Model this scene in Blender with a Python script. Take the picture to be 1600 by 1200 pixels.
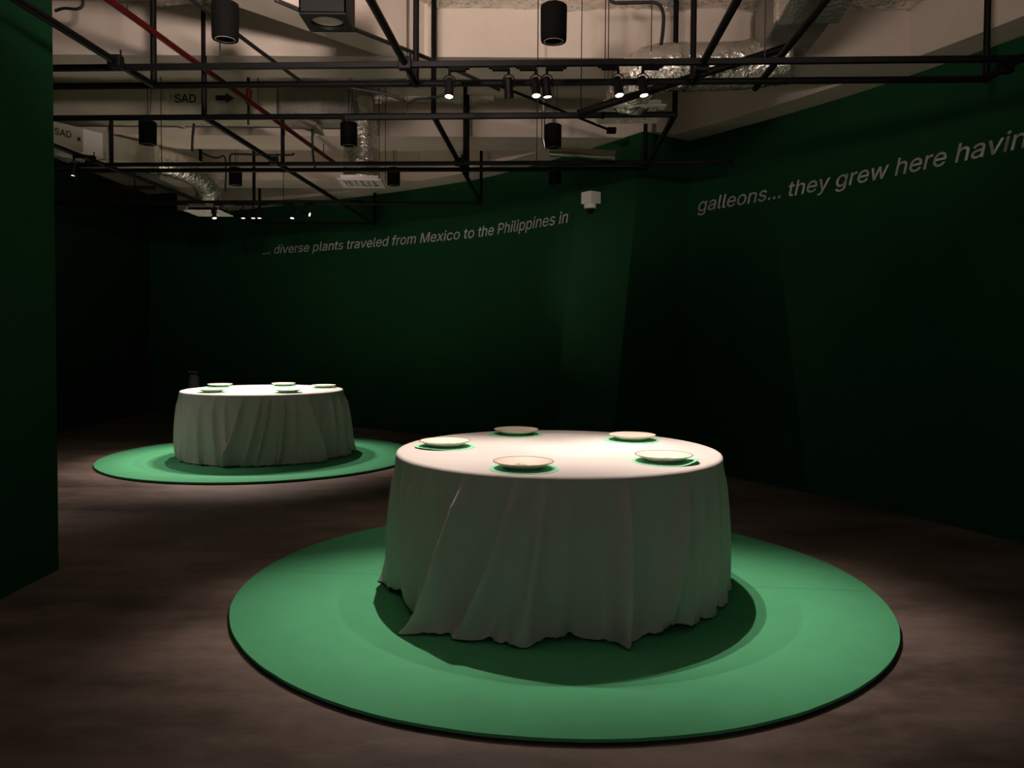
import bpy, bmesh, math, random, os
from mathutils import Vector, Matrix, noise, geometry
import numpy as np
for o in list(bpy.data.objects): bpy.data.objects.remove(o)
random.seed(7); rng = np.random.RandomState(7)
SC = bpy.context.scene; COL = SC.collection
PI = math.pi

# ------------------------------------------------------------------ camera
F_PX, PITCH, ROLL, SHIFT_PX, CAM_H = 1235.0, .03117, .00632, -36.1, 1.3584
cd = bpy.data.cameras.new('camera'); cam = bpy.data.objects.new('camera', cd); COL.objects.link(cam)
cd.sensor_width = 36; cd.sensor_fit = 'HORIZONTAL'; cd.lens = F_PX/1600*36; cd.shift_y = SHIFT_PX/1600; cd.clip_start = .05
_fw = Vector((0, math.cos(PITCH), -math.sin(PITCH))); _up = Vector((0, math.sin(PITCH), math.cos(PITCH))); _rt = Vector((1, 0, 0))
_r2 = math.cos(ROLL)*_rt + math.sin(ROLL)*_up; _u2 = -math.sin(ROLL)*_rt + math.cos(ROLL)*_up
M = Matrix(((_r2.x, _u2.x, -_fw.x, 0), (_r2.y, _u2.y, -_fw.y, 0), (_r2.z, _u2.z, -_fw.z, CAM_H), (0, 0, 0, 1)))
cam.matrix_world = M; SC.camera = cam
# ------------------------------------------------------------------ world, light, exposure
W = bpy.data.worlds.new('world'); SC.world = W; W.use_nodes = True
bg = W.node_tree.nodes['Background']; bg.inputs[0].default_value = (1, .95, .87, 1); bg.inputs[1].default_value = .12
SC.view_settings.view_transform = 'Standard'; SC.view_settings.look = 'None'; SC.view_settings.gamma = 1
SC.view_settings.use_curve_mapping = False; SC.view_settings.exposure = 0.0
SPOT_W = 140.0; SPOT_W_FAR = 140.0; WASH_W = 36.0; CAM_WASH_W = 450.0
WASH_BACK = (.12, 5.35, 0)
LAMP_COL = (1, .80, .70)

# surveyed points: a direction read off the photograph meets a height (atz) or a distance (aty)
def _ray(x, y): return _fw + (x-800)/F_PX*_r2 - (y-600-SHIFT_PX)/F_PX*_u2
def atz(x, y, z):
    d = _ray(x, y); return Vector((0, 0, CAM_H)) + d*((z-CAM_H)/d.z)
def aty(x, y, Y):
    d = _ray(x, y); return Vector((0, 0, CAM_H)) + d*(Y/d.y)

# ------------------------------------------------------------------ materials
def mat(name, col, rough=.7, metal=0, spec=.5, noise_scale=None, var=.15, bump=0, bump_scale=None, emit=None, es=0):
    m = bpy.data.materials.new(name); m.use_nodes = True; n = m.node_tree.nodes; l = m.node_tree.links
    b = n['Principled BSDF']; b.inputs['Base Color'].default_value = (*col, 1); b.inputs['Roughness'].default_value = rough
    b.inputs['Metallic'].default_value = metal; b.inputs['Specular IOR Level'].default_value = spec
    if emit: b.inputs['Emission Color'].default_value = (*emit, 1); b.inputs['Emission Strength'].default_value = es
    if noise_scale or bump: tc = n.new('ShaderNodeTexCoord')
    if noise_scale:
        t = n.new('ShaderNodeTexNoise'); t.inputs['Scale'].default_value = noise_scale; t.inputs['Detail'].default_value = 6; t.inputs['Roughness'].default_value = .6
        l.new(tc.outputs['Object'], t.inputs['Vector'])
        r = n.new('ShaderNodeValToRGB'); r.color_ramp.elements[0].position = .3; r.color_ramp.elements[1].position = .7
        r.color_ramp.elements[0].color = (*[c*(1-var) for c in col], 1); r.color_ramp.elements[1].color = (*[min(1, c*(1+var)) for c in col], 1)
        l.new(t.outputs['Fac'], r.inputs['Fac']); l.new(r.outputs['Color'], b.inputs['Base Color'])
    if bump:
        t2 = n.new('ShaderNodeTexNoise'); t2.inputs['Scale'].default_value = bump_scale; t2.inputs['Detail'].default_value = 4
        l.new(tc.outputs['Object'], t2.inputs['Vector'])
        bp = n.new('ShaderNodeBump'); bp.inputs['Strength'].default_value = bump; bp.inputs['Distance'].default_value = .02
        l.new(t2.outputs['Fac'], bp.inputs['Height']); l.new(bp.outputs['Normal'], b.inputs['Normal'])
    return m
MT = {}
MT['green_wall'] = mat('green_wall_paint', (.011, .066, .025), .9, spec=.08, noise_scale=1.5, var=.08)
MT['shaded_wall'] = mat('green_wall_paint_shaded', (.010, .032, .016), .8, spec=.2, noise_scale=1.5, var=.08)  # wall green darkened: shade of the unlit far left put into the colour
MT['conc'] = mat('painted_concrete', (.66, .575, .50), .85, spec=.2, noise_scale=2.0, var=.06, bump=.12, bump_scale=30)
MT['slab'] = mat('sprayed_slab', (.60, .53, .46), .9, spec=.2, noise_scale=5, var=.1, bump=.5, bump_scale=40)
MT['black'] = mat('black_powder_coat', (.003, .003, .003), .55, spec=.2)
MT['black_matt'] = mat('black_matt', (.003, .003, .003), .8, spec=.12)
MT['cloth'] = mat('white_tablecloth', (.56, .545, .52), .95, spec=.1, bump=.05, bump_scale=900)
MT['mat_green'] = mat('green_board', (.092, .42, .205), .85, spec=.15, noise_scale=6, var=.04)
MT['board_shade'] = mat('board_recess_shade', (.006, .018, .010), .9, spec=.1)  # near-black, paints the recess shadow beneath the raised board
MT['pad'] = mat('green_paper', (.24, .66, .42), .8, spec=.2)
MT['china'] = mat('glazed_cream_china', (.86, .77, .66), .3, spec=.5)
MT['ink'] = mat('brown_ink', (.16, .10, .06), .6)
MT['foil'] = mat('crumpled_foil', (.86, .80, .73), .20, metal=.8, noise_scale=9, var=.2, bump=.8, bump_scale=30)
MT['duct'] = mat('duct_jacket', (.50, .49, .40), .55, metal=.25, noise_scale=4, var=.1, bump=.25, bump_scale=25)
MT['duct_dark'] = mat('galvanised_duct', (.34, .32, .29), .5, metal=.4, noise_scale=5, var=.3, bump=.2, bump_scale=20)
MT['steel'] = mat('brushed_steel', (.55, .52, .45), .3, metal=.9, noise_scale=8, var=.1)
MT['red'] = mat('red_pipe_paint', (.09, .006, .005), .5, spec=.2)
MT['white_pl'] = mat('white_plastic', (.84, .80, .77), .5)
MT['text'] = mat('white_vinyl', (.80, .79, .77), .7, spec=.2)
MT['stencil'] = mat('black_stencil', (.02, .02, .02), .8)
MT['rod'] = mat('steel_rod', (.06, .055, .05), .5, metal=.6)
MT['cable'] = mat('black_cable', (.01, .01, .01), .6)
MT['bulb'] = mat('lit_bulb', (1, .9, .8), .5, emit=(1, .88, .76), es=14)
MT['bulb_dim'] = mat('dim_bulb', (1, .9, .8), .5, emit=(1, .86, .72), es=2.0)
MT['ring'] = mat('grey_grille_ring', (.30, .29, .28), .5)
MT['tape'] = mat('pale_board', (.70, .62, .54), .7)
MT['extg'] = mat('grey_enamel', (.22, .21, .20), .5)

def floor_mat():
    m = bpy.data.materials.new('stained_concrete_floor'); m.use_nodes = True; n = m.node_tree.nodes; l = m.node_tree.links
    b = n['Principled BSDF']; tc = n.new('ShaderNodeTexCoord')
    t = n.new('ShaderNodeTexNoise'); t.inputs['Scale'].default_value = .9; t.inputs['Detail'].default_value = 9; t.inputs['Roughness'].default_value = .62
    t2 = n.new('ShaderNodeTexNoise'); t2.inputs['Scale'].default_value = 6; t2.inputs['Detail'].default_value = 6; t2.inputs['Roughness'].default_value = .7
    mp = n.new('ShaderNodeMapping'); mp.inputs['Scale'].default_value = (.6, 1.3, 1)
    l.new(tc.outputs['Object'], mp.inputs['Vector']); l.new(mp.outputs['Vector'], t.inputs['Vector']); l.new(mp.outputs['Vector'], t2.inputs['Vector'])
    mx = n.new('ShaderNodeMath'); mx.operation = 'MULTIPLY_ADD'; mx.inputs[1].default_value = .45
    l.new(t2.outputs['Fac'], mx.inputs[0]); l.new(t.outputs['Fac'], mx.inputs[2])
    r = n.new('ShaderNodeValToRGB'); e = r.color_ramp.elements
    e[0].position = .56; e[0].color = (.072, .055, .047, 1); e[1].position = .88; e[1].color = (.24, .188, .163, 1)
    l.new(mx.outputs[0], r.inputs['Fac']); l.new(r.outputs['Color'], b.inputs['Base Color'])
    rr = n.new('ShaderNodeMapRange'); rr.inputs['To Min'].default_value = .42; rr.inputs['To Max'].default_value = .62
    l.new(t2.outputs['Fac'], rr.inputs['Value']); l.new(rr.outputs['Result'], b.inputs['Roughness'])
    bp = n.new('ShaderNodeBump'); bp.inputs['Strength'].default_value = .06; l.new(t2.outputs['Fac'], bp.inputs['Height']); l.new(bp.outputs['Normal'], b.inputs['Normal'])
    b.inputs['Specular IOR Level'].default_value = .25
    return m
MT['floor'] = floor_mat()

# ------------------------------------------------------------------ mesh helpers
class MB:
    def __init__(s): s.v = []; s.f = []
    def add(s, vs, fs):
        o = len(s.v); s.v += [tuple(p) for p in vs]; s.f += [tuple(i+o for i in f) for f in fs]; return s
    def box(s, c, d, rot=None):
        c = Vector(c); vs = []
        for x in (-.5, .5):
            for y in (-.5, .5):
                for z in (-.5, .5):
                    p = Vector((x*d[0], y*d[1], z*d[2]))
                    if rot: p = rot @ p
                    vs.append(c+p)
        return s.add(vs, [(0, 1, 3, 2), (4, 6, 7, 5), (0, 4, 5, 1), (2, 3, 7, 6), (0, 2, 6, 4), (1, 5, 7, 3)])
    def prism(s, poly, z0, z1):
        n = len(poly); vs = [(x, y, z0) for x, y in poly]+[(x, y, z1) for x, y in poly]
        return s.add(vs, [tuple(range(n))[::-1], tuple(range(n, 2*n))]+[(i, (i+1) % n, n+(i+1) % n, n+i) for i in range(n)])
    def tube(s, pts, r, seg=12, cap=True, rfun=None):
        pts = [Vector(p) for p in pts]; n = len(pts); vs = []; ref = None
        for i, p in enumerate(pts):
            t = (pts[min(i+1, n-1)]-pts[max(i-1, 0)]).normalized()
            if ref is None: ref = Vector((0, 0, 1)) if abs(t.z) < .9 else Vector((1, 0, 0))
            a = (ref - t*ref.dot(t)).normalized(); ref = a; b = t.cross(a)
            for k in range(seg):
                th = 2*PI*k/seg; rr = r if rfun is None else rfun(i/(n-1), th)
                vs.append(p + a*math.cos(th)*rr + b*math.sin(th)*rr)
        fs = [(i*seg+k, i*seg+(k+1) % seg, (i+1)*seg+(k+1) % seg, (i+1)*seg+k) for i in range(n-1) for k in range(seg)]
        if cap: fs += [tuple(range(seg))[::-1], tuple((n-1)*seg+k for k in range(seg))]
        return s.add(vs, fs)
    def lathe(s, prof, seg=32, c=(0, 0, 0)):
        c = Vector(c); vs = []; fs = []; idx = []
        for r, z in prof:
            if r < 1e-6: idx.append([len(vs)]*seg); vs.append(c+Vector((0, 0, z)))
            else:
                idx.append(list(range(len(vs), len(vs)+seg))); vs += [c+Vector((r*math.cos(2*PI*k/seg), r*math.sin(2*PI*k/seg), z)) for k in range(seg)]
        for a, b in zip(idx[:-1], idx[1:]):
            for k in range(seg):
                q = [a[k], a[(k+1) % seg], b[(k+1) % seg], b[k]]; u = list(dict.fromkeys(q))
                if len(u) >= 3: fs.append(tuple(u))
        return s.add(vs, fs)
    def build(s, name, m, parent=None, smooth=False, bevel=0, loc=None):
        me = bpy.data.meshes.new(name); me.from_pydata(s.v, [], s.f); me.update()
        bm = bmesh.new(); bm.from_mesh(me); bmesh.ops.recalc_face_normals(bm, faces=bm.faces); bm.to_mesh(me); bm.free()
        me.materials.append(MT[m])
        if smooth: me.polygons.foreach_set('use_smooth', [True]*len(me.polygons))
        o = bpy.data.objects.new(name, me); COL.objects.link(o)
        if loc is not None: o.location = loc
        if parent: o.parent = parent
        if smooth == 'edge':
            md = o.modifiers.new('split', 'EDGE_SPLIT'); md.split_angle = math.radians(40)
        if bevel:
            md = o.modifiers.new('bevel', 'BEVEL'); md.width = bevel; md.segments = 2; md.limit_method = 'ANGLE'
        return o
def tag(o, label=None, cat=None, group=None, kind=None):
    if label: o['label'] = label
    if cat: o['category'] = cat
    if group: o['group'] = group
    if kind: o['kind'] = kind
    return o
def thing(name, label, cat, loc=(0, 0, 0), group=None):
    o = bpy.data.objects.new(name, None); COL.objects.link(o); o.location = loc; o.empty_display_size = .1
    return tag(o, label, cat, group)
def struct(o, label, cat='wall'): return tag(o, label, cat, kind='structure')
def copy_tree(o, parent=None):
    c = o.copy(); COL.objects.link(c); c.parent = parent
    for ch in list(o.children): copy_tree(ch, c)
    return c
def catmull(pts, per=10):
    P = [np.array(p, float) for p in pts]; P = [2*P[0]-P[1]]+P+[2*P[-1]-P[-2]]; out = []
    for i in range(1, len(P)-2):
        for k in range(per):
            t = k/per; a, b, c, d = P[i-1:i+3]
            out.append(.5*((2*b)+(-a+c)*t+(2*a-5*b+4*c-d)*t*t+(-a+3*b-3*c+d)*t**3))
    out.append(P[-2]); return out

# ================================================================== SETTING
Z_SLAB, Z_BEAM = 3.75, 3.37
fl = MB().box((-1, 6, -.05), (14.5, 18, .1)).build('floor', 'floor'); struct(fl, 'dark brown stained concrete gallery floor with mottled patches', 'floor')
cl = MB().box((-1, 7, Z_SLAB+.05), (14.5, 16, .1)).build('ceiling', 'slab'); struct(cl, 'pale painted concrete ceiling with deep cross beams above black pipes', 'ceiling')

def wall_strip(name, curve, z0, z1, thick, m, label):
    """curve seen from the room, solid to its right-hand side"""
    n = len(curve); off = []
    for i in range(n):
        t = curve[min(i+1, n-1)]-curve[max(i-1, 0)]; t = t/np.linalg.norm(t); off.append(curve[i]+np.array([-t[1], t[0]])*thick)
    poly_in = curve; poly_out = off; b = MB()
    vs = []; fs = []
    for a, o in zip(poly_in, poly_out): vs += [(a[0], a[1], z0), (a[0], a[1], z1), (o[0], o[1], z1), (o[0], o[1], z0)]
    for i in range(n-1):
        for k in range(4): fs.append((4*i+k, 4*i+(k+1) % 4, 4*i+4+(k+1) % 4, 4*i+4+k))
    fs += [(0, 1, 2, 3), (4*n-4, 4*n-1, 4*n-2, 4*n-3)]
    o = b.add(vs, fs).build(name, m, smooth='edge')
    if label: struct(o, label)
    return o
BACK = catmull([(-6.4, 13.7), (-4.9, 13.1), (-3.88, 12.53), (-3.08, 12.08), (-2.50, 11.74), (-1.77, 11.25), (-.74, 10.46), (-.28, 10.02), (.42, 9.12), (.74, 8.66)])
RIGHT = catmull([(1.80, 8.17), (2.10, 7.74), (2.38, 7.31), (2.74, 6.70), (3.0, 6.18), (3.39, 5.26), (3.75, 4.2), (4.0, 3.0), (4.15, 1.0), (4.2, -1.2)])
wall_back = wall_strip('wall_back', BACK, 0, Z_BEAM, .2, 'green_wall', 'curved dark green back wall behind the far table with white italic lettering')
wall_right = wall_strip('wall_right', RIGHT, 0, Z_BEAM, .2, 'green_wall', 'curved dark green right wall with large white italic lettering')
b = MB().box((-6.35, 6.3, Z_SLAB/2), (.2, 15, Z_SLAB)); wl = b.build('wall_left', 'shaded_wall'); struct(wl, 'very dark wall on the far left behind the far table')
b = MB().box((-2.76, 1.6, Z_SLAB/2), (.316, 5.82, Z_SLAB)); wn = b.build('wall_near_left', 'green_wall'); struct(wn, 'near green partition wall filling the left edge of the photo')
# leaning pilaster: its foot stands out into the room
A, B, Cc = (.74, 8.66), (1.27, 7.82), (1.80, 8.17); nx, ny = -.81*.40, -.585*.40
D = (1.30, 8.95)
b = MB(); top = [A, B, Cc, D]; bot = [(A[0]+nx, A[1]+ny), (B[0]+nx, B[1]+ny), Cc, D]
b.add([(x, y, 0) for x, y in bot]+[(x, y, Z_BEAM+.003) for x, y in top], [(3, 2, 1, 0), (4, 5, 6, 7)]+[(i, (i+1) % 4, 4+(i+1) % 4, 4+i) for i in range(4)])
wp = b.build('wall_pilaster', 'green_wall'); struct(wp, 'leaning green wall panel projecting beside the security camera')
# beams, children of the ceiling
for (y0, y1, x0, x1) in ((5.77, 6.25, -6.25, 2.9), (8.05, 8.65, -6.25, 1.25), (10.35, 10.92, -4.6, -.7)):
    MB().box(((x0+x1)/2, (y0+y1)/2, (Z_BEAM+Z_SLAB)/2), (x1-x0, y1-y0, Z_SLAB-Z_BEAM)).build('beam', 'conc', cl)
def offset(curve, d):
    n = len(curve); o = []
    for i in range(n):
        t = curve[min(i+1, n-1)]-curve[max(i-1, 0)]; t = t/np.linalg.norm(t); o.append(curve[i]-np.array([-t[1], t[0]])*d)
    return o
wall_strip('perimeter_beam', offset(RIGHT, .30), Z_BEAM+.002, Z_SLAB, .55, 'conc', None).parent = cl
wall_strip('perimeter_beam', offset(BACK[7:], .38), Z_BEAM+.002, Z_SLAB, .6, 'conc', None).parent = cl
up = wall_strip('upper_panel', BACK[:9], Z_BEAM, Z_SLAB, .2, 'shaded_wall', None); up.parent = wall_back
# the pilaster head: short beam over the fold
MB().prism([(.25, 8.5), (.72, 8.66), (1.27, 7.82), (1.52, 7.86), (2.05, 8.2), (1.4, 9.2), (.3, 9.3)], Z_BEAM+.004, Z_SLAB).build('beam', 'conc', cl)
# diagonal beam
dl = Vector((-.66, -.75, 0)); pr = Vector((.75, -.66, 0)); p0 = Vector((-.94, 5.78, 0))
q = [p0, p0+dl*3.6, p0+dl*3.6+pr*.42, p0+pr*.25+dl*.15, Vector((-.64, 5.78, 0))]
MB().prism([(v.x, v.y) for v in q], Z_BEAM, Z_SLAB).build('beam', 'conc', cl)
# crumpled foil along the tops of the first two beams
def foil_strip(x0, x1, y, parent, h=.07):
    n = int((x1-x0)*22); vs = []; fs = []
    for i in range(n+1):
        x = x0+(x1-x0)*i/n
        for k, (dy, dz) in enumerate(((-.002, -h), (-.03, -h*.8), (-.05, -h*.35), (-.09, 0))):
            j = noise.noise((x*3.1, k*1.7, y))*.03
            vs.append((x, y+dy+j*.5*(k > 0), Z_SLAB+dz+(j+.012*noise.noise((x*14, k, y)))*(k < 3)))
    for i in range(n):
        for k in range(3): fs.append((4*i+k, 4*i+4+k, 4*i+5+k, 4*i+1+k))
    return MB().add(vs, fs).build('foil_edge', 'foil', parent, smooth=True)
foil_strip(-2.6, -1.35, 5.77, cl, .03); foil_strip(-.62, 2.85, 5.77, cl, .035); foil_strip(-1.6, -.2, 8.05, cl, .05)

# ------------------------------------------------------------------ lettering on the walls
def font():
    try:
        p = os.path.join(bpy.utils.system_resource('DATAFILES', path='fonts'), 'Inter.woff2')
        if os.path.exists(p): return bpy.data.fonts.load(p)
    except Exception: pass
    return None
FONT = font()
def text_mesh(body, shear=.2, bold=0):
    """outline of the words, filled contour by contour"""
    c = bpy.data.curves.new('t', 'FONT'); c.body = body; c.size = 1
    if FONT: c.font = FONT
    o = bpy.data.objects.new('t', c); COL.objects.link(o)
    dg = bpy.context.evaluated_depsgraph_get(); dg.update(); cu = o.evaluated_get(dg).to_curve(dg); loops = []
    for sp in cu.splines:
        bp = sp.bezier_points; n = len(bp); lp = []
        if n < 3: continue
        for i in range(n):
            p, e = bp[i], bp[(i+1) % n]; ch = e.co-p.co
            flat = (p.handle_right-p.co).cross(ch).length < 1e-6 and (e.handle_left-e.co).cross(ch).length < 1e-6
            lp += [p.co.copy()] if flat else list(geometry.interpolate_bezier(p.co, p.handle_right, e.handle_left, e.co, 6)[:-1])
        q = []
        for p in lp:
            if not q or (p-q[-1]).length > 1e-4: q.append(p)
        if (q[0]-q[-1]).length < 1e-4: q.pop()
        loops.append([Vector((p.x+shear*p.y, p.y)) for p in q])
    def area(l): return .5*sum(l[i].x*l[(i+1) % len(l)].y-l[(i+1) % len(l)].x*l[i].y for i in range(len(l)))
    def inside(p, l):
        r = False
        for i in range(len(l)):
            u, w = l[i], l[i-1]
            if (u.y > p.y) != (w.y > p.y) and p.x < (w.x-u.x)*(p.y-u.y)/(w.y-u.y)+u.x: r = not r
        return r
    sg = math.copysign(1, area(max(loops, key=lambda l: abs(area(l))))); V = []; F = []
    outer = [l for l in loops if area(l)*sg > 0]; holes = [l for l in loops if area(l)*sg <= 0]
    for l in outer:
        pts = list(l); fc = [list(range(len(l)))]
        for h in holes:
            if all(inside(p, l) for p in h[::3]): fc.append(list(range(len(pts), len(pts)+len(h)))); pts += h
        v, _, fs, _, _, _ = geometry.delaunay_2d_cdt(pts, [], fc, 2, 1e-5); k = len(V)
        V += [(p.x, p.y, 0) for p in v]; F += [tuple(i+k for i in q) for q in fs]
    bpy.data.objects.remove(o); bpy.data.curves.remove(c)
    if bold:
        n = len(V); V0, F0 = list(V), list(F)
        for j, (dx, dy) in enumerate(((bold, 0), (bold/2, bold/2), (bold/2, -bold/2))):
            V += [(x+dx, y+dy, 0) for x, y, z in V0]; F += [tuple(i+n*(j+1) for i in q) for q in F0]
    return np.array(V), F
def arc(curve):
    c = np.array(curve); s = np.concatenate([[0], np.cumsum(np.hypot(*np.diff(c, axis=0).T))]); return c, s
def subdivide_long(v, f):
    me = bpy.data.meshes.new('s'); me.from_pydata([tuple(p) for p in v], [], f); bm = bmesh.new(); bm.from_mesh(me)
    bmesh.ops.triangulate(bm, faces=bm.faces); bm.verts.ensure_lookup_table()
    vv = np.array([p.co[:] for p in bm.verts]); ff = [tuple(x.index for x in q.verts) for q in bm.faces]; bm.free(); bpy.data.meshes.remove(me); return vv, ff
def wall_text(body, ref, curve, s0, s1, z, asc, label):
    """body laid on the wall so that the part ref runs from arc length s0 to s1; asc = ascender height"""
    v, f = text_mesh(body, .2, .012); rv, _ = text_mesh(ref); f2 = f
    x0 = rv[:, 0].min(); kx = (s1-s0)/(rv[:, 0].max()-x0); kz = asc/.728
    v, f2 = subdivide_long(v, f)
    c, s = arc(curve); vs = []
    for x, y, _ in v:
        a = s0+(x-x0)*kx; i = min(max(np.searchsorted(s, a)-1, 0), len(s)-2); t = c[i+1]-c[i]; L = s[i+1]-s[i]
        p = c[i]+t*(a-s[i])/L; nn = np.array([t[1], -t[0]])/L*.006
        vs.append((p[0]+nn[0], p[1]+nn[1], z+y*kz))
    t = thing('wall_lettering', label, 'lettering', vs[0])
    par = list(range(len(vs)))
    def find(i):
        while par[i] != i: par[i] = par[par[i]]; i = par[i]
        return i
    for q in f2:
        for k in q[1:]: par[find(k)] = find(q[0])
    isl = {}
    for i in range(len(vs)): isl.setdefault(find(i), []).append(i)
    dots = [g for g in isl.values() if max(v[i][1] for i in g) < .2]
    isl = sorted([g for g in isl.values() if max(v[i][1] for i in g) >= .2], key=lambda g: min(v[i][0] for i in g)); words = []; xm = -9
    for g in isl:
        if min(v[i][0] for i in g) > xm+.12: words.append([])
        words[-1] += g; xm = max(xm, max(v[i][0] for i in g))
    for w in words+dots:
        ix = {k: j for j, k in enumerate(w)}; o0 = Vector(vs[0])
        MB().add([Vector(vs[k])-o0 for k in w], [tuple(ix[k] for k in q) for q in f2 if q[0] in ix]).build('word' if w in words else 'full_stop', 'text', t)
    return t
def arc_near(curve, p):
    c, s = arc(curve); d = np.hypot(c[:, 0]-p[0], c[:, 1]-p[1]); return s[d.argmin()]
def arc_at_px(curve, px, z):
    """arc length where the wall is seen in column px"""
    c, s = arc(curve); best = None
    for i in range(len(s)-1):
        for k in range(8):
            p = c[i]+(c[i+1]-c[i])*k/8; d = Vector((p[0], p[1], z-CAM_H)); u = 800+F_PX*d.dot(_r2)/d.dot(_fw)
            if best is None or abs(u-px) < best[0]: best = (abs(u-px), s[i]+(s[i+1]-s[i])*k/8)
    return best[1]
T1 = '... diverse plants traveled from Mexico to the Philippines in'
wall_text(T1, T1, BACK, arc_at_px(BACK, 412, 2.63), arc_at_px(BACK, 888, 2.63), 2.63, .185, 'white italic sentence about diverse plants traveling, lettered on the back wall')
T2 = 'galleons... they grew here having'
wall_text(T2, T2[:-1], RIGHT, arc_at_px(RIGHT, 1090, 2.63), arc_at_px(RIGHT, 1606, 2.63), 2.63, .185, 'large white italic words about galleons, lettered on the right wall')

# ================================================================== TABLES
NEAR = np.array([.25, 4.258]); FAR = np.array([-2.757, 8.763]); R_TOP = .862; R_MAT = 1.675; ZM = .024; ZT = .752
def frame(c): f = -c/np.hypot(*c); return f, np.array([-f[1], f[0]])

def platform(c, seam, label, name='round_floor_board', inset=.985):
    t = thing(name, label, 'platform', (c[0], c[1], 0)); n = 160; rs = random.Random(int(c[1]*10))
    wob = [1+.0012*math.sin(k*.31)+.0006*rs.uniform(-1, 1) for k in range(n)]
    pts = [(R_MAT*wob[k]*math.cos(2*PI*k/n), R_MAT*wob[k]*math.sin(2*PI*k/n)) for k in range(n)]
    sa, sb = seam        # seam line y = sa + sb x, local
    half = {1: [], -1: []}
    for sgn in (1, -1):
        poly = []
        for k in range(n):
            p, q = pts[k], pts[(k+1) % n]; dp = p[1]-sa-sb*p[0]; dq = q[1]-sa-sb*q[0]
            if dp*sgn >= 0: poly.append((p[0], p[1]+.0012*sgn))
            if dp*dq < 0:
                u = dp/(dp-dq); poly.append((p[0]+(q[0]-p[0])*u, p[1]+(q[1]-p[1])*u+.0012*sgn))
        MB().prism(poly, .012, ZM).build('board_panel', 'mat_green', t)
    MB().prism([(x*inset, y*inset) for x, y in pts], .0005, .012).build('base', 'board_shade', t)
    return t
platform(NEAR, (.03, -.088), 'large round green floor board under the nearest table, lit in a bright ring')
platform(FAR, (.02, -.05), 'round green floor board under the far table at left', inset=.999)

def banquet_table(c, label):
    t = thing('banquet_table', label, 'table', (c[0], c[1], ZM))
    MB().lathe([(0, .69), (R_TOP-.02, .69), (R_TOP-.012, .70), (R_TOP-.012, .708), (R_TOP-.02, .716), (0, .716)], 64).build('tabletop', 'tape', t)
    for sx in (-1, 1):
        for sy in (-1, 1):
            MB().tube([(sx*.45, sy*.45, 0), (sx*.42, sy*.42, .69)], .016, 8).build('leg', 'steel', t)
    return t
banquet_table(NEAR, 'round table hidden beneath the nearest white tablecloth'); banquet_table(FAR, 'round table hidden beneath the far white tablecloth')

def tablecloth(c, hem, ridges, seed, label, tucks=(), lift=(), gain=1.0):
    rs = np.random.RandomState(seed); f, r = frame(c); NA, NS = 1080, 72
    hp = np.array([h[0] for h in hem], float); hr = np.array([h[1] for h in hem], float)
    waves = [(rs.randint(7, 34), rs.uniform(0, 2*PI), rs.uniform(.3, 1)) for _ in range(9)]
    ph = -180+360*np.arange(NA)/NA; a = np.radians(ph); ca, sa = np.cos(a), np.sin(a)
    crumple = sum(rs.uniform(.3, 1)*np.sin(k*a+rs.uniform(0, 6.28)) for k in (19, 31, 47, 61, 83))*.005
    hb = np.interp(ph, hp, hr)+crumple
    def shape(s):
        env = .06+.94*s**.8
        fold = sum(w[2]*np.sin(w[0]*a+w[1]+.8*s*np.sin(a*3+w[1])) for w in waves)*.0045*env
        for (p0, p1, a0, a1, wd, sh) in ridges:
            pc = p0+(p1-p0)*(s**1.35); d = (ph-pc+180) % 360-180; d2 = d/(wd*(.55+.6*s))
            g = 1/(1+d2*d2)**1.6 if sh == 0 else np.exp(-np.where(sh*d2 > 0, d2, d2*3.2)**2)
            fold = fold+(a0+(a1-a0)*s**.7)*g*min(1, s*5+.06)*gain
        fold = fold-fold.mean()*.75
        k6 = s**7; R = (R_TOP+.004+.010*s+.008*math.sin(PI*min(1, s))**1.5+fold)*(1-k6)+(hb+.35*fold)*k6
        for (pt, wt, amt) in tucks: R = R-amt*np.exp(-np.clip(((ph-pt)/wt)**2, 0, 60))*s**2
        return R
    lf = np.zeros(NA)
    for (pl, wl_, hl) in lift: lf = np.maximum(lf, hl*np.exp(-((ph-pl)/wl_)**2))
    hemz = np.abs(np.sin(a*23+seed))*.006+np.abs(crumple)*.9
    rows = []
    for u in (.001, .2, .4, .6, .75, R_TOP-.018): rows.append((np.full(NA, u), np.full(NA, ZT)))
    for k in range(1, 6):
        th = k/5*PI/2; R0 = R_TOP-.018; rows.append((R0+(shape(0.0)-R0)*math.sin(th), np.full(NA, ZT-.018*(1-math.cos(th)))))
    for k in range(1, NS+1):
        s_ = k/NS; z0 = ZT-.018; z = z0+(ZM+.004+lf-z0)*s_
        if s_ > .93: z = z+hemz*(s_-.93)/.07
        rows.append((shape(s_), z))
    V = np.concatenate([np.stack([R*(f[0]*ca+r[0]*sa), R*(f[1]*ca+r[1]*sa), z], 1) for R, z in rows]); vs = [tuple(q) for q in V.tolist()]
    fs = [tuple(range(NA))]
    for j in range(len(rows)-1):
        for i in range(NA):
            k = (i+1) % NA; fs.append((j*NA+i, (j+1)*NA+i, (j+1)*NA+k, j*NA+k))
    o = MB().add(vs, fs).build('tablecloth', 'cloth', smooth=True, loc=(c[0], c[1], 0))
    return tag(o, label, 'tablecloth', 'white round tablecloths')
hem_n = [(-180, .93), (-140, .95), (-110, .96), (-87, .955), (-78, .90), (-66, .85), (-55, .86), (-49, .88), (-44, .97), (-41, 1.03), (-38, 1.00), (-30, .96), (-19, .925), (-6.6, .925), (-3, .845), (6, .835), (14, .87), (17.8, .945), (24, .89), (36, .85), (43, .90), (47, .87), (55, .885), (75, .90), (96, .925), (120, .95), (150, .93), (180, .93)]
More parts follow.
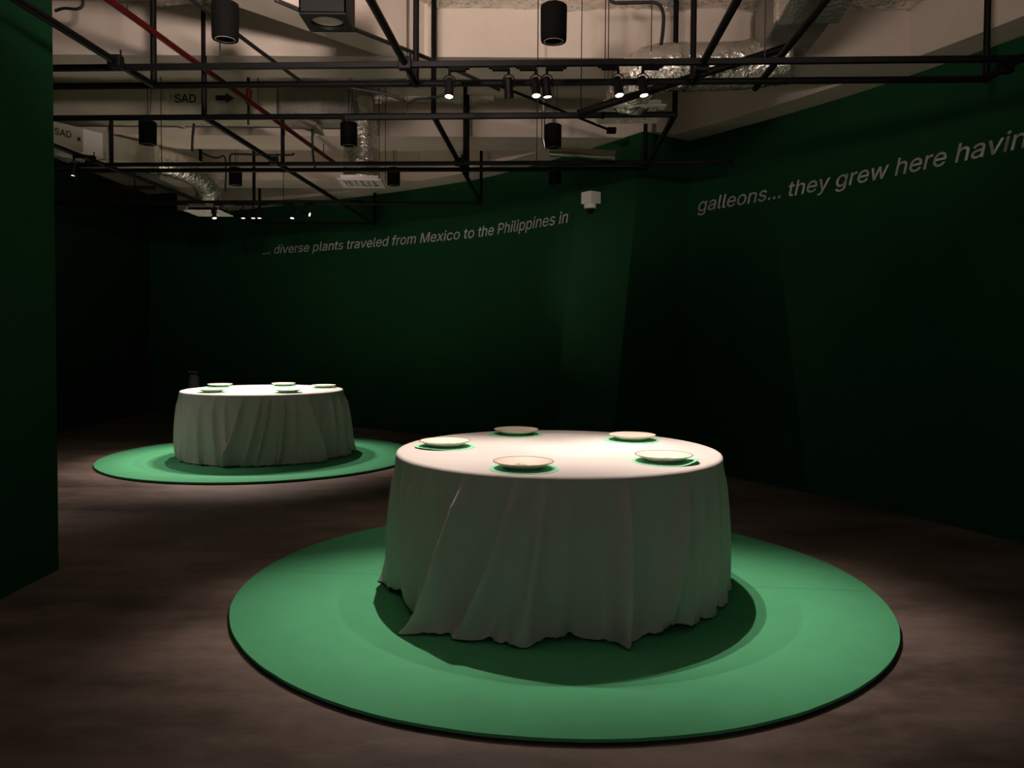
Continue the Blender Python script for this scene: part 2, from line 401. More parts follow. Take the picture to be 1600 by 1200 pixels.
rid_n = [(-84, -86, .004, .05, 5, 0), (-73, -74, .006, .045, 4, 0), (-62, -60, .006, .035, 3, 0), (-52.7, -53, .010, .060, 2.6, 0), (-45.5, -44.5, .010, .040, 2.0, 0), (-38, -41, .004, .02, 2, 0), (-29, -40, .020, .120, 4.4, 1),
         (-20, -33, .004, -.018, 3.5, 0), (-12, -27, .016, .090, 4.6, 1), (-3.5, -9, .010, .075, 3.6, 0), (4, 2, .003, .018, 3, 0), (10, 8, .002, -.02, 4, 0), (21, 18.5, .010, .095, 5.2, -1), (31, 28, .003, -.015, 4, 0), (43, 34, .008, .060, 4.5, 0), (52, 47, .004, .03, 3, 0), (62, 57, .006, .045, 4, 0), (74, 73, .004, .035, 4, 0), (85, 87, .005, .05, 4, 0), (100, 102, .004, .04, 5, 0),
         (115, 117, .004, .04, 6, 0), (135, 130, .004, .04, 6, 0), (155, 158, .004, .04, 7, 0), (178, 175, .004, .04, 6, 0), (-100, -98, .004, .04, 5, 0), (-122, -125, .004, .04, 6, 0), (-145, -140, .004, .04, 6, 0), (-165, -160, .004, .04, 6, 0)]
tablecloth(NEAR, hem_n, rid_n, 3, 'white floor-length tablecloth on the nearest round table, hem pooling in folds', tucks=((15.5, 2.2, .05),), lift=((-66, 9, .03), (2, 6, .012), (38, 6, .02)), gain=1.5)
hem_f = [(-180, .93), (-125, .97), (-96, .90), (-79, .87), (-60, .88), (-37, .86), (-18, .85), (-6, .86), (13, .86), (30, .90), (42, .92), (48, .82), (55, .86), (64, .92), (80, .95), (111, 1.0), (150, .95), (180, .93)]
rid_f = [(-86, -84, .008, .06, 4, 0), (-75, -70, .008, .05, 3, 0), (-66, -66, .006, .04, 2.5, 0), (-57, -58, .008, .05, 2.8, 0), (-44, -43, .016, .08, 2.6, 0), (-33.7, -29, .016, .08, 2.6, 0), (-25, -22, .012, .05, 2.2, 0), (-14, -26, .018, .09, 2.8, 1), (-2.4, -14, .018, .09, 2.8, 1), (3.3, -6.5, .014, .075, 2.4, 1),
         (13, 8, .018, .085, 2.6, 1), (21, 20, .004, .02, 3, 0), (31, 42, .02, .11, 8, -1), (52, 55, .012, .07, 3, 0), (64, 66, .012, .08, 3, 0), (75, 76, .008, .05, 3, 0), (86, 90, .010, .10, 4, 0), (100, 102, .005, .05, 5, 0),
         (120, 117, .004, .04, 6, 0), (140, 137, .004, .04, 6, 0), (160, 158, .004, .04, 6, 0), (-100, -98, .004, .05, 5, 0), (-122, -125, .004, .04, 6, 0), (-150, -148, .004, .04, 6, 0), (-172, -170, .004, .04, 6, 0)]
tablecloth(FAR, hem_f, rid_f, 8, 'white floor-length tablecloth on the far table at left, with many narrow folds', tucks=((44.5, 2.5, .06),), gain=1.4)

# plates on green paper
def make_plate(name='plate'):
    t = thing(name, 'x', 'plate')
    prof = [(0, .010), (.070, .010), (.088, .013), (.105, .020), (.130, .0285), (.1375, .0315), (.1395, .0310), (.1380, .0285), (.112, .017), (.092, .007), (.078, .004), (.076, 0), (.071, 0), (.069, .004), (0, .005)]
    MB().lathe(prof, 64).build('dish', 'china', t, smooth=True)
    MB().lathe([(.1355, .0312), (.1382, .0322), (.1400, .0312), (.1385, .0300)], 64).build('rim_band', 'ink', t, smooth=True)
    return t
def sprig(seed, parent):
    rs = random.Random(seed); m = MB(); a0 = rs.uniform(0, 2*PI)
    def st(p, q, w=.0011):
        p = Vector(p); q = Vector(q); d = (q-p); n = Vector((-d.y, d.x)).normalized()*w
        m.add([(p.x+n.x, p.y+n.y, .0118), (q.x+n.x*.4, q.y+n.y*.4, .0118), (q.x-n.x*.4, q.y-n.y*.4, .0118), (p.x-n.x, p.y-n.y, .0118)], [(0, 1, 2, 3)])
    u = Vector((math.cos(a0), math.sin(a0))); v = Vector((-u.y, u.x)); prev = -u*.05
    for k in range(1, 8):
        cur = -u*.05+u*.013*k+v*rs.uniform(-.006, .006); st(prev, cur)
        for sg in (-1, 1):
            e = cur+u*.008+v*sg*rs.uniform(.012, .026); st(cur, e, .0022)
        prev = cur
    return m.build('sprig_drawing', 'ink', parent)
def paper_pad(x, y, ang, curl, seed, label):
    rs = random.Random(seed); n = 72; vs = []; fs = []; rings = [0, .06, .12, .15, .163]
    def hz(px, py):
        d = px*math.cos(curl[0])+py*math.sin(curl[0]); return curl[1]*max(0, d-.09)**1.5 if curl[1] else 0
    top = []
    for R in rings:
        for k in range(n):
            a = 2*PI*k/n; rr = R*(1+.018*math.sin(2*a+seed)+.012*math.sin(3*a+seed*2)); px, py = rr*math.cos(a), rr*math.sin(a)
            top.append((px, py, .0012+hz(px, py)))
    vs = top+[(p[0], p[1], p[2]-.0010) for p in top]; N = len(top)
    for j in range(len(rings)-1):
        for k in range(n):
            q = (j*n+k, j*n+(k+1) % n, (j+1)*n+(k+1) % n, (j+1)*n+k)
            fs.append(q); fs.append(tuple(N+i for i in q[::-1]))
    j = (len(rings)-1)*n
    for k in range(n): fs.append((j+k, j+(k+1) % n, N+j+(k+1) % n, N+j+k))
    o = MB().add(vs, fs).build('paper_placemat', 'pad', smooth='edge', loc=(x, y, ZT+.0006)); o.rotation_euler.z = ang
    return tag(o, label, 'placemat', 'round green paper placemats')
proto = make_plate(); first = True
SETS = [((-.365, 4.311), 'leftmost on the nearest table', (1.3*PI, .35)), ((.023, 4.87), 'at the back left of the nearest table', (0, 0)), ((.707, 4.631), 'at the back right of the nearest table', (0, .0)),
        ((.750, 3.844), 'rightmost on the nearest table', (-.35, .9)), ((.060, 3.611), 'at the front of the nearest table', (0, 0)),
        ((-3.135, 8.263), 'at the front left of the far table', (0, 0)), ((-3.383, 9.134), 'at the back left of the far table', (0, 0)), ((-2.714, 9.38), 'at the back middle of the far table', (0, 0)),
        ((-2.357, 8.285), 'at the front right of the far table', (0, 0)), ((-2.171, 9.081), 'at the far right of the far table', (0, 0))]
for i, ((x, y), where, curl) in enumerate(SETS):
    paper_pad(x, y, 0, curl, i+1, 'green paper circle under the plate ' + where)
    t = proto if i == 0 else copy_tree([o for o in [proto]][0])
    if i: 
        for ch in list(t.children):
            if ch.name.startswith('sprig'): bpy.data.objects.remove(ch)
    t.location = (x+random.uniform(-.008, .008)+.003, y+.012, ZT+.0022); t.rotation_euler.z = random.uniform(0, 6)
    t['label'] = 'cream china plate ' + where; t['group'] = 'cream plates'
    sprig(i+11, t)

# ================================================================== PIPE FRAMES
ZP = 2.93; PR = .021
def pipe(p, q, parent, name='pipe', r=PR, m='black'): return MB().tube([p, q], r, 12).build(name, m, parent, smooth='edge')
def coupler(p, parent, ax='y'):
    m = MB().box(p, (.075, .06, .07)); p = Vector(p); m.box(p+Vector((.03, 0, .045)), (.012, .012, .05)); return m.build('coupler', 'black', parent, bevel=.008)
def X(l, y): return l+.0526*y       # the frames run slightly off the view axis
LN = [-4.20, -2.545, -.872, .842, 2.60]
def row_y(x, y0): return y0-.044*x   # cross pipes turn with them
fr = thing('pipe_frame', 'black hanging pipe grid nearest the camera carrying the lit spotlights', 'pipe frame', (0, 0, ZP))
def rel(p): return (p[0], p[1], p[2]-ZP)
xa, xb = -3.4, X(LN[4], 4.8)
pipe(rel((xa, row_y(xa, 4.955), ZP)), rel((xb, row_y(xb, 4.955), ZP)), fr)
for l in LN[1:]:
    y1 = row_y(X(l, 4.9), 4.955); pipe(rel((X(l, 1.6), 1.6, ZP)), rel((X(l, y1), y1, ZP)), fr)
    pipe(rel((X(l, y1), y1-.0, ZP-.02)), rel((X(l, y1), y1, Z_SLAB)), fr, 'hanger', .019)
    pipe(rel((X(l, 2.2), 2.2, ZP-.02)), rel((X(l, 2.2), 2.2, Z_SLAB)), fr, 'hanger', .019)
    coupler(rel((X(l, 4.62), 4.62, ZP)), fr)
fr2 = thing('pipe_frame', 'black hanging stepped pipe grid reaching back over the far table', 'pipe frame', (0, 0, ZP))
xb = X(LN[3], 5.62); pipe(rel((-4.3, row_y(-4.3, 5.68), ZP)), rel((xb, row_y(xb, 5.68), ZP)), fr2)
xb = X(LN[3], 7.5); pipe(rel((-5.2, row_y(-5.2, 7.50), ZP)), rel((xb, row_y(xb, 7.50), ZP)), fr2)
xb = X(LN[2], 9.4); pipe(rel((-5.6, row_y(-5.6, 9.38), ZP)), rel((xb, row_y(xb, 9.38), ZP)), fr2)
xb = X(LN[1], 11.2); xc = X(LN[0], 11.2); pipe(rel((xc, row_y(xc, 11.1), ZP)), rel((xb, row_y(xb, 11.1), ZP)), fr2)
for l, ye in ((LN[0], 11.15), (LN[1], 11.15), (LN[2], 9.38), (LN[3], 7.5)):
    y0 = row_y(X(l, 5.6), 5.68); y1 = row_y(X(l, ye), ye); pipe(rel((X(l, y0), y0, ZP)), rel((X(l, y1), y1, ZP)), fr2)
    pipe(rel((X(l, y0), y0, ZP-.02)), rel((X(l, y0), y0, Z_SLAB)), fr2, 'hanger', .019)
    pipe(rel((X(l, y1), y1, ZP-.02)), rel((X(l, y1), y1, Z_SLAB if ye < 11 else Z_SLAB)), fr2, 'hanger', .019)
    ym = row_y(X(l, 7.5), 7.5)
    if ye > 8:
        if l == LN[2]: pipe(rel((X(l, ym)+.02, ym, ZP-.02)), rel((X(l, ym)+.02, ym, Z_SLAB)), fr2, 'hanger', .019)
        coupler(rel((X(l, 7.2), 7.2, ZP)), fr2)
for x in (-3.87, -2.20): pipe(rel((x, row_y(x, 7.5), ZP-.02)), rel((x, row_y(x, 7.5), 3.435)), fr2, 'hanger', .019)
for x in (-3.75, -3.10): pipe(rel((x, row_y(x, 9.38), ZP-.02)), rel((x, row_y(x, 9.38), Z_SLAB)), fr2, 'hanger', .019)
pipe(rel((X(LN[2], 7.93), 7.93, ZP-.02)), rel((X(LN[2], 7.93), 7.93, Z_SLAB)), fr2, 'hanger', .017)
# loose oblique pipes on the near grid
ob = thing('scaffold_pipe', 'black oblique pipe crossing the foil duct at upper right', 'pipe', (0, 0, 3.2))
a = atz(1300, -12, 3.02); c_ = atz(1180, 138, 3.02); pipe((a.x, a.y, -.18), (c_.x, c_.y, -.18), ob); pipe((a.x, a.y+.1, -.19), (a.x, a.y+.1, Z_SLAB-3.2), ob, 'hanger')
ob = thing('scaffold_pipe', 'black sloping bar rising right beneath the white diffuser', 'pipe', (0, 0, 3.0))
a = aty(903, 177, 5.24); c_ = aty(1232, 73, 5.20); pipe((a.x, a.y, a.z-3), (c_.x, c_.y, c_.z-3), ob, 'pipe', .026); pipe((c_.x, c_.y, c_.z-3), (c_.x, c_.y, Z_SLAB-3), ob, 'hanger', .012); pipe((a.x+.02, a.y, a.z-3), (a.x+.02, a.y, Z_SLAB-3), ob, 'hanger', .003)

# tracks
def track(p, q, label, w=.034):
    p = Vector(p); q = Vector(q); t = thing('light_track', label, 'track', p); d = q-p; L = d.length; rot = Matrix.Rotation(math.atan2(d.y, d.x), 3, 'Z')
    MB().box(d/2, (L, w, .034), rot).build('rail', 'black', t, bevel=.004)
    for u in (0.004, L-.004): MB().box(d*(u/L), (.03, w+.008, .040), rot).build('end_cap', 'black_matt', t, bevel=.004)
    n = max(2, int(L/3))
    for k in range(n):
        u = (k+.5)/n; c = d*u; MB().tube([c, (c.x, c.y, Z_SLAB-p.z)], .004, 6).build('wire', 'rod', t)
    return t
def tr_y(x, y0): return y0-.047*x
track((-3.3, tr_y(-3.3, 4.61), ZP), (3.0, tr_y(3.0, 4.61), ZP), 'long black lighting track with six spotlights over the nearest table')
track((-1.2, 5.60, ZP-.045), (.62, 5.50, ZP-.045), 'short black lighting track just below the second pipe row')
track((-5.0, 7.47, ZP), (1.95, 7.13, ZP), 'black lighting track along the middle pipe row, ending at the right wall')
track((-5.4, 9.36, ZP-.03), (-1.75, 9.17, ZP-.03), 'black lighting track with spotlights over the far table')

# track lights
def track_light(p, target, label, lit, watts=0, size=70, blend=1.0, flip=1, body=.052, group='track spotlights', yaw=0, soft=.009):
    t = thing('track_light', label, 'spotlight', p, group); rot = Matrix.Rotation(yaw, 3, 'Z')
    m = MB().box((.045*flip, 0, -.028), (.10, .032, .026), rot); m.box((.10*flip, 0, -.022), (.03, .030, .014), rot); m.build('adapter', 'black_matt', t, bevel=.003)
    hz = -.135; pivot = Vector((0, 0, hz))
    d = (Vector(target)-Vector(p)-pivot).normalized(); zq = Vector((0, 0, -1)).rotation_difference(d).to_matrix()
    yk = MB().tube([(0, 0, -.035), (0, 0, -.062)], .008, 8)
    pts = [Vector((math.sin(a)*.034, 0, -.062-.036*(1-math.cos(a)))) for a in np.linspace(-PI*.62, PI*.62, 15)]
    pts = [Vector((s*.031, 0, -.135)) for s in (-1,)]+pts+[Vector((.031, 0, -.135))]
    yk.tube(pts, .0035, 6).build('yoke', 'black_matt', t, smooth=True)
    b = MB().lathe([(0, .055), (.020, .055), (.024, .048), (.0245, 0), (.026, -.055), (.0265, -.060), (.0235, -.060), (.0225, -.050), (0, -.050)], 24)
    b.v = [tuple(pivot+zq @ Vector(q)) for q in b.v]; b.build('lamp_body', 'black', t, smooth='edge')
    g = MB().lathe([(0, -.059), (.012, -.0585), (.0225, -.0555)], 20); g.v = [tuple(pivot+zq @ Vector(q)) for q in g.v]; g.build('bulb', 'bulb' if lit else 'bulb_dim', t, smooth=True)
    if watts:
        L = bpy.data.lights.new('spot_beam', 'SPOT'); L.energy = watts; L.color = LAMP_COL; L.spot_size = math.radians(size); L.spot_blend = blend; L.shadow_soft_size = soft
        o = bpy.data.objects.new('spot_beam', L); COL.objects.link(o); o.parent = t; o.location = pivot+d*.068; o.rotation_euler = d.to_track_quat('-Z', 'Y').to_euler()
    return t
nx_, ny_ = NEAR
# column in the photograph, lit, adapter side, aim, share of SPOT_W, cone
NL = [(703, 1, 1, (-.44, 4.02), 1.8, 54), (795, 0, -1, None, 0, 0), (837, 1, -1, (.25, 3.95), .55, 60), (854, 1, 1, (.38, 4.50), .75, 34), (964, 1, -1, (.86, 3.98), 1.1, 54), (1002, 1, 1, (.98, 4.15), 1.1, 54)]
NAMES = ['lit spotlight alone at the left end of the near track', 'unlit-looking black spotlight between the first and third on the near track', 'lit spotlight, left one of the close middle pair on the near track',
         'lit spotlight, right one of the close middle pair on the near track', 'lit spotlight left of the white diffuser on the near track', 'lit spotlight rightmost on the near track, before the foil duct']
for (px, lit, fl_, tg, sw, cone), nm in zip(NL, NAMES):
    p = atz(px, 103, ZP); y = tr_y(p.x, 4.61)
    if lit: track_light((p.x, y, ZP), (tg[0], tg[1], .75), nm, lit, SPOT_W*sw, cone, 1.0, fl_)
    else: track_light((p.x, y, ZP), WASH_BACK, nm, lit, WASH_W, 64, 1.0, fl_)
FL = [(335, 1, 1), (381, 0, -1), (397, 0, -1), (407, 0, 1), (459, 1, -1), (479, 0, 1)]
FN = ['bright spotlight by the far silver diffuser box', 'leftmost of the three dim spotlights bunched over the far table', 'middle of the three dim spotlights bunched over the far table', 'rightmost of the three dim spotlights bunched over the far table',
      'bright glowing spotlight at the right of the far track', 'dim spotlight at the right end of the far track']
for (px, lit, fl_), nm in zip(FL, FN):
    x = (px-800)/F_PX*9.25; y = 9.14-.052*x-.03
    y = 9.36+(9.17-9.36)*(x+5.4)/3.65
    tgt = (FAR[0]*.45+x*.55, FAR[1]+.02, .75)
    if px == 479: track_light((x, y, ZP-.03), (.55, 8.4, 1.9), nm, lit, 60, 34, 1.0, fl_)
    else: track_light((x, y, ZP-.03), tgt, nm, lit, SPOT_W_FAR*1.1, 74, 1.0, fl_)
# unseen spotlights added above the camera where beam shadows point, brightening the ceiling
track_light((X(LN[2], 2.0), 2.0, ZP), (-1.9, 11.2, 6.3), 'spotlight above the viewer aimed up at the far ceiling beams', 1, CAM_WASH_W, 86, 1.0, 1, soft=.15)
track_light((X(LN[3], 1.9), 1.9, ZP), (2.4, 7.4, 4.9), 'spotlight above the viewer aimed up at the right-hand ceiling', 1, CAM_WASH_W*.32, 72, 1.0, 1, soft=.15)
p = (X(LN[0], 6.95), 6.95, ZP)
track_light(p, (-4.35, 6.95, 0), 'bright spotlight on the pipe beside the left partition wall', 1, SPOT_W_FAR*.6, 100, 1.0, 1)

# ================================================================== SPEAKERS
def speaker(px, py_bot, d, label, group):
    p = aty(px, py_bot, d); t = thing('pendant_speaker', label, 'speaker', (p.x, p.y, p.z), group)
    MB().lathe([(0, .205), (.060, .205), (.073, .197), (.075, .185), (.073, .012), (.070, 0), (.052, 0), (.052, .006), (.050, .016), (0, .016)], 36).build('housing', 'black_matt', t, smooth='edge')
    MB().lathe([(.050, -.0015), (.056, -.002), (.057, .002), (.050, .004)], 36).build('grille_ring', 'ring', t, smooth=True)
    zc = (Z_SLAB if not (5.77 < d < 6.25 or 8.05 < d < 8.65 or 10.3 < d < 10.9) else Z_BEAM)-p.z
    MB().tube([(0, 0, .2), (0, 0, zc)], .004, 6).build('hanging_rod', 'rod', t)
    MB().tube([(.012+.02*math.sin(k/9*PI), 0, .2+(zc-.2)*k/9) for k in range(10)], .003, 6).build('lead', 'cable', t, smooth=True)
    return t
for px, yb, d, nm in ((352, 62, 4.5, 'large black cylinder speaker hanging at upper left'), (865, 65, 4.5, 'large black cylinder speaker hanging at top centre'),
                      (231, 226, 7.05, 'mid-size black cylinder speaker below the arrowed duct at left'), (545, 228, 7.05, 'mid-size black cylinder speaker in front of the foil hose'), (864, 231, 7.05, 'mid-size black cylinder speaker beside the steel tube'),
                      (368, 290, 9.25, 'small far black cylinder speaker at left'), (615, 290, 9.25, 'small far black cylinder speaker right of the square diffuser'), (868, 290, 9.0, 'small far black cylinder speaker against the green wall')):
    speaker(px, yb, d, nm, 'black cylinder speakers')

# boxed projector with a round window
p = aty(512, 22, 4.3); t = thing('projector_box', 'black ceiling box with a round opening in its underside', 'projector', p)
s = .122; n = 40; vs = []; fs = []
ring = [(  .088*math.cos(2*PI*k/n), .088*math.sin(2*PI*k/n)) for k in range(n)]
def sq(a):
    c, s_ = math.cos(a), math.sin(a); m_ = max(abs(c), abs(s_)); return (c/m_*s, s_/m_*s)
outer = [sq(2*PI*k/n) for k in range(n)]
for z in (-.05, -.035):
    vs += [(x, y, z) for x, y in ring]+[(x, y, z) for x, y in outer]
for k in range(n):
    j = (k+1) % n; fs += [(k, j, n+j, n+k), (2*n+k, 3*n+k, 3*n+j, 2*n+j), (k, 2*n+k, 2*n+j, j), (n+k, n+j, 3*n+j, 3*n+k)]
MB().add(vs, fs).build('bottom_plate', 'black', t)
m = MB()
for sx, sy in ((1, 0), (-1, 0), (0, 1), (0, -1)): m.box((sx*(s-.004), sy*(s-.004), .06), (.008 if sx else 2*s, .008 if sy else 2*s, .20))
m.build('housing', 'black', t)
MB().lathe([(0, -.030), (.086, -.030), (.086, -.026), (0, -.026)], 32).build('window', 'tape', t)
for sx in (-1, 1): MB().tube([(sx*.12, 0, .15), (sx*.12, 0, Z_SLAB-p.z)], .008, 8).build('mount_rod', 'black', t)

# ================================================================== DUCTS
def foil_tube(path, r, parent, name='foil_hose', amp=.03, m='foil', per=8, seg=40, ribs=0, seed=0):
    P = [Vector(q) for q in catmull(path, per)]
    def rf(u, th):
        L = u*len(P)*.35
        return r*(1+amp*(noise.noise((L*2.2+seed, math.cos(th)*2.2, math.sin(th)*2.2))+.7*noise.noise((L*6+seed, math.cos(th)*5, math.sin(th)*5))+.5*noise.noise((L*14+seed, math.cos(th)*9, math.sin(th)*9)))+(.03*math.sin(u*ribs*2*PI) if ribs else 0))
    return MB().tube(P, r, seg, rfun=rf).build(name, m, parent, smooth=True)
def diffuser(c, w, parent, yaw=0, nvan=5):
    c = Vector(c); rot = Matrix.Rotation(yaw, 3, 'Z'); o = MB()
    for sx, sy in ((1, 0), (-1, 0), (0, 1), (0, -1)):
        o.box(c+rot @ Vector((sx*(w/2-.025), sy*(w/2-.025), 0)), (.05 if sx else w, .05 if sy else w-.1, .014), rot)
    f = o.build('diffuser_frame', 'white_pl', parent, bevel=.003)
    MB().box(c+Vector((0, 0, .03)), (w-.06, w-.06, .03), rot).build('diffuser_neck', 'white_pl', f)
    for k in range(nvan):
        u = (k-(nvan-1)/2)*(w-.12)/nvan
        MB().box(c+rot @ Vector((u, 0, .002)), (.012, w-.1, .022), rot @ Matrix.Rotation(.5, 3, 'Y')).build('vane', 'white_pl', f)
    return f
def flat_text(body, origin, ux, uz, height, parent, name='lettering'):
    v, f = text_mesh(body, 0, .03); k = height/.728; ux = Vector(ux).normalized(); uz = Vector(uz)
    off = ux.cross(uz)*.004; vs = [Vector(origin)+ux*(x*k)+uz*(y*k)+off for x, y, _ in v]
    v2, f2 = subdivide_long(np.array([tuple(q) for q in vs]), f)
    return MB().add(v2, f2).build(name, 'stencil', parent)
def arrow(origin, ux, uz, L, H, parent):
    ux = Vector(ux).normalized(); uz = Vector(uz); off = ux.cross(uz)*.004
    pts = [(0, -.25), (.55, -.25), (.55, -.5), (1, 0), (.55, .5), (.55, .25), (0, .25)]
    return MB().add([Vector(origin)+ux*(x*L)+uz*(y*H)+off for x, y in pts], [tuple(range(7))]).build('arrow_mark', 'stencil', parent)
# duct with SAD and an arrow
t = thing('air_duct', 'long pale rectangular air duct stencilled SAD with an arrow, ending in a foil hose', 'air duct', (0, 0, 3.4))
def dz(p): return Vector((p[0], p[1], p[2]-3.4))
y0 = 7.62; xl, xr = -5.6, -2.27; zb, zt = 3.435, 3.735
MB().box(dz(((xl+xr)/2, y0+.17, (zb+zt)/2)), (xr-xl, .34, zt-zb)).build('duct_section', 'duct', t, bevel=.01)
for x in (-3.30, -2.28): MB().box(dz((x, y0+.17, (zb+zt)/2)), (.04, .37, zt-zb+.02)).build('flange', 'duct', t, bevel=.004)
MB().prism([(-2.25, y0-.02), (-1.55, y0-.02), (-1.40, y0+.10), (-1.38, y0+.36), (-2.25, y0+.36)], zb-3.4-.01, zt-3.4).build('foil_elbow', 'duct_dark', t, bevel=.03)
foil_tube([dz((-1.55, y0+.18, 3.66)), dz((-1.51, y0+.20, 3.45)), dz((-1.50, y0+.20, 3.2)), dz((-1.50, y0+.20, 2.98)), dz((-1.49, y0+.21, 2.90))], .165, t, amp=.05, per=14)
diffuser(dz((-1.49, y0+.22, 2.855)), .42, t, .05)
q = aty(272, 160, y0-.002); flat_text('SAD', dz((q.x, y0, q.z)), (1, 0, 0), (0, 0, 1), .108, t)
q = aty(337, 153, y0-.002); arrow(dz((q.x, y0, q.z)), (1, 0, 0), (0, 0, 1), .18, .10, t)
for x in (-1.30, -1.24): MB().tube([dz((x, y0+.1, Z_SLAB)), dz((x, y0+.1, 2.86))], .004, 6).build('hanger_rod', 'rod', t)
MB().box(dz((-2.0, y0+.1, zb-.03)), (.26, .3, .035), Matrix.Rotation(.35, 3, 'Y')).build('bracket', 'steel', t)
# left duct
t = thing('air_duct', 'second pale duct at far left stencilled SAD, leading to a wrinkled foil elbow', 'air duct', (0, 0, 3.2))
def dz(p): return Vector((p[0], p[1], p[2]-3.2))
p0 = Vector((-5.15, 6.0, 0)); p1 = Vector((-3.75, 8.45, 0)); d = (p1-p0); L = d.length; d.normalize(); nrm = Vector((d.y, -d.x, 0)); rot = Matrix.Rotation(math.atan2(d.y, d.x), 3, 'Z')
zb, zt = 3.10, 3.35; cc = (p0+p1)/2-nrm*.16; MB().box(dz((cc.x, cc.y, (zb+zt)/2)), (L, .32, zt-zb), rot).build('duct_section', 'duct', t, bevel=.01)
def on(y): return p0+d*((y-p0.y)/d.y)
for y in (7.93, 8.40):
    e = on(y)-nrm*.16; MB().box(dz((e.x, e.y, (zb+zt)/2)), (.04, .35, zt-zb+.02), rot).build('flange', 'duct', t, bevel=.004)
e = on(7.80)+nrm*.006; MB().box(dz((e.x, e.y, 3.225)), (.20, .012, .23), rot).build('access_panel', 'white_pl', t, bevel=.003)
e = on(7.47)+nrm*.004; flat_text('SAD', dz((e.x, e.y, 3.225)), d, (0, 0, 1), .085, t); e = on(7.68)+nrm*.004; MB().box(dz((e.x, e.y, 3.23)), (.03, .004, .035), rot).build('stencil_mark', 'stencil', t)
foil_tube([dz(p1-nrm*.16+Vector((0, 0, 3.225))-d*.05), dz((-3.72, 8.75, 3.22)), dz((-3.62, 9.15, 3.19)), dz((-3.64, 9.48, 3.10)), dz((-3.70, 9.66, 2.98)), dz((-3.71, 9.70, 2.92))], .145, t, amp=.05, per=14, ribs=22, seed=4)
MB().box(dz((-3.71, 9.70, 2.89)), (.38, .38, .10)).build('plenum_box', 'foil', t, bevel=.01)
diffuser(dz((-3.71, 9.70, 2.835)), .44, t)
for y in (6.6, 7.3): 
    e = on(y)-nrm*.3; MB().tube([dz((e.x, e.y, 3.3)), dz((e.x, e.y, Z_SLAB))], .005, 6).build('hanger_rod', 'rod', t)
# right foil duct
t = thing('air_duct', 'shiny foil-wrapped duct at upper right with a wrinkled hose and white diffuser', 'air duct', (0, 0, 3.2))
b0 = atz(1203, 92, 3.27); 
def rect_duct(pts, w, z0, z1, name, m):
    P = [Vector(q) for q in pts]; vs = []; fs = []; n = len(P)
    for i, q in enumerate(P):
        tt = (P[min(i+1, n-1)]-P[max(i-1, 0)]).normalized(); s_ = Vector((tt.y, -tt.x, 0)); j = .006*noise.noise((i*1.3, 0, 0))
        for a, z in ((-w/2, z0), (-w/2, z1), (w/2, z1), (w/2, z0)): vs.append(dz(q+s_*(a+j)+Vector((0, 0, z+j))))
    for i in range(n-1):
        for k in range(4): fs.append((4*i+k, 4*i+(k+1) % 4, 4*i+4+(k+1) % 4, 4*i+4+k))
    fs += [(0, 1, 2, 3), (4*n-4, 4*n-1, 4*n-2, 4*n-3)]; return MB().add(vs, fs).build(name, m, t, bevel=.012)
rect_duct([(1.55, 3.4, 0), (1.62, 3.9, 0), (1.69, 4.4, 0), (1.74, 4.75, 0)], .36, 3.22, 3.62, 'foil_sleeve', 'foil')
rect_duct([(1.735, 4.70, 0), (1.77, 5.0, 0), (1.81, 5.45, 0)], .33, 3.27, 3.60, 'duct_section', 'duct_dark')
rect_duct([(1.735, 4.70, 0), (1.742, 4.78, 0)], .38, 3.23, 3.64, 'flange', 'foil')
foil_tube([dz((1.86, 5.40, 3.24)), dz((1.55, 5.45, 3.215)), dz((1.25, 5.46, 3.205)), dz((1.0, 5.47, 3.20)), dz((.88, 5.52, 3.17)), dz((.83, 5.62, 3.10)), dz((.82, 5.70, 3.04))], .158, t, amp=.06, per=10, seed=9)
MB().box(dz((.83, 5.74, 3.015)), (.28, .28, .05)).build('plenum_box', 'foil', t, bevel=.01)
diffuser(dz((.84, 5.77, 2.968)), .46, t, -.05, 7)
for px in (946, 951, 1018): 
    q = aty(px, 40, 5.35); MB().tube([dz((q.x, 5.35, Z_SLAB)), dz((q.x, 5.35, 3.06))], .0035, 6).build('hanger_rod', 'rod', t)

# ================================================================== PIPES, CABLES, SMALL FITTINGS
t = thing('sprinkler_pipe', 'thin dark red sprinkler pipe slanting away below the ceiling', 'pipe', (0, 0, 3.25))
a = atz(165, -4, 3.25); c_ = atz(525, 256, 3.25); dd = (c_-a)
MB().tube([a-dd*.3-Vector((0, 0, 3.25)), c_-Vector((0, 0, 3.25))], .020, 12).build('pipe', 'red', t, smooth='edge')
q = atz(389, 163, 3.25); MB().tube([(q.x, q.y, 0), (q.x, q.y, .12)], .024, 10).build('tee', 'red', t, smooth='edge'); MB().tube([(q.x, q.y, .0), (q.x, q.y, .5 if not (5.77 < q.y < 6.25) else .12)], .009, 8).build('drop', 'red', t)
for u in (.05, .5, .9):
    q = a+dd*u; zz = (Z_BEAM if any(y0 < q.y < y1 for y0, y1 in ((5.77, 6.25), (8.05, 8.65))) else Z_SLAB)-3.25; MB().tube([(q.x, q.y, 0), (q.x, q.y, zz)], .005, 6).build('hanger', 'rod', t)
t = thing('red_pipe_stub', 'short horizontal red pipe high on the dark left wall', 'pipe', (0, 0, 3.3))
q = aty(205, 293, 11.6); MB().tube([(q.x-.25, q.y, q.z-3.3), (q.x+.35, q.y, q.z-3.3)], .028, 10).build('pipe', 'red', t, smooth='edge'); MB().tube([(q.x+.05, q.y, q.z-3.3), (q.x+.05, q.y, Z_SLAB-3.3)], .012, 8).build('drop', 'red', t)
t = thing('steel_tube', 'polished steel tube sticking out horizontally beside the leaning wall panel', 'tube', (0, 0, 3.0))
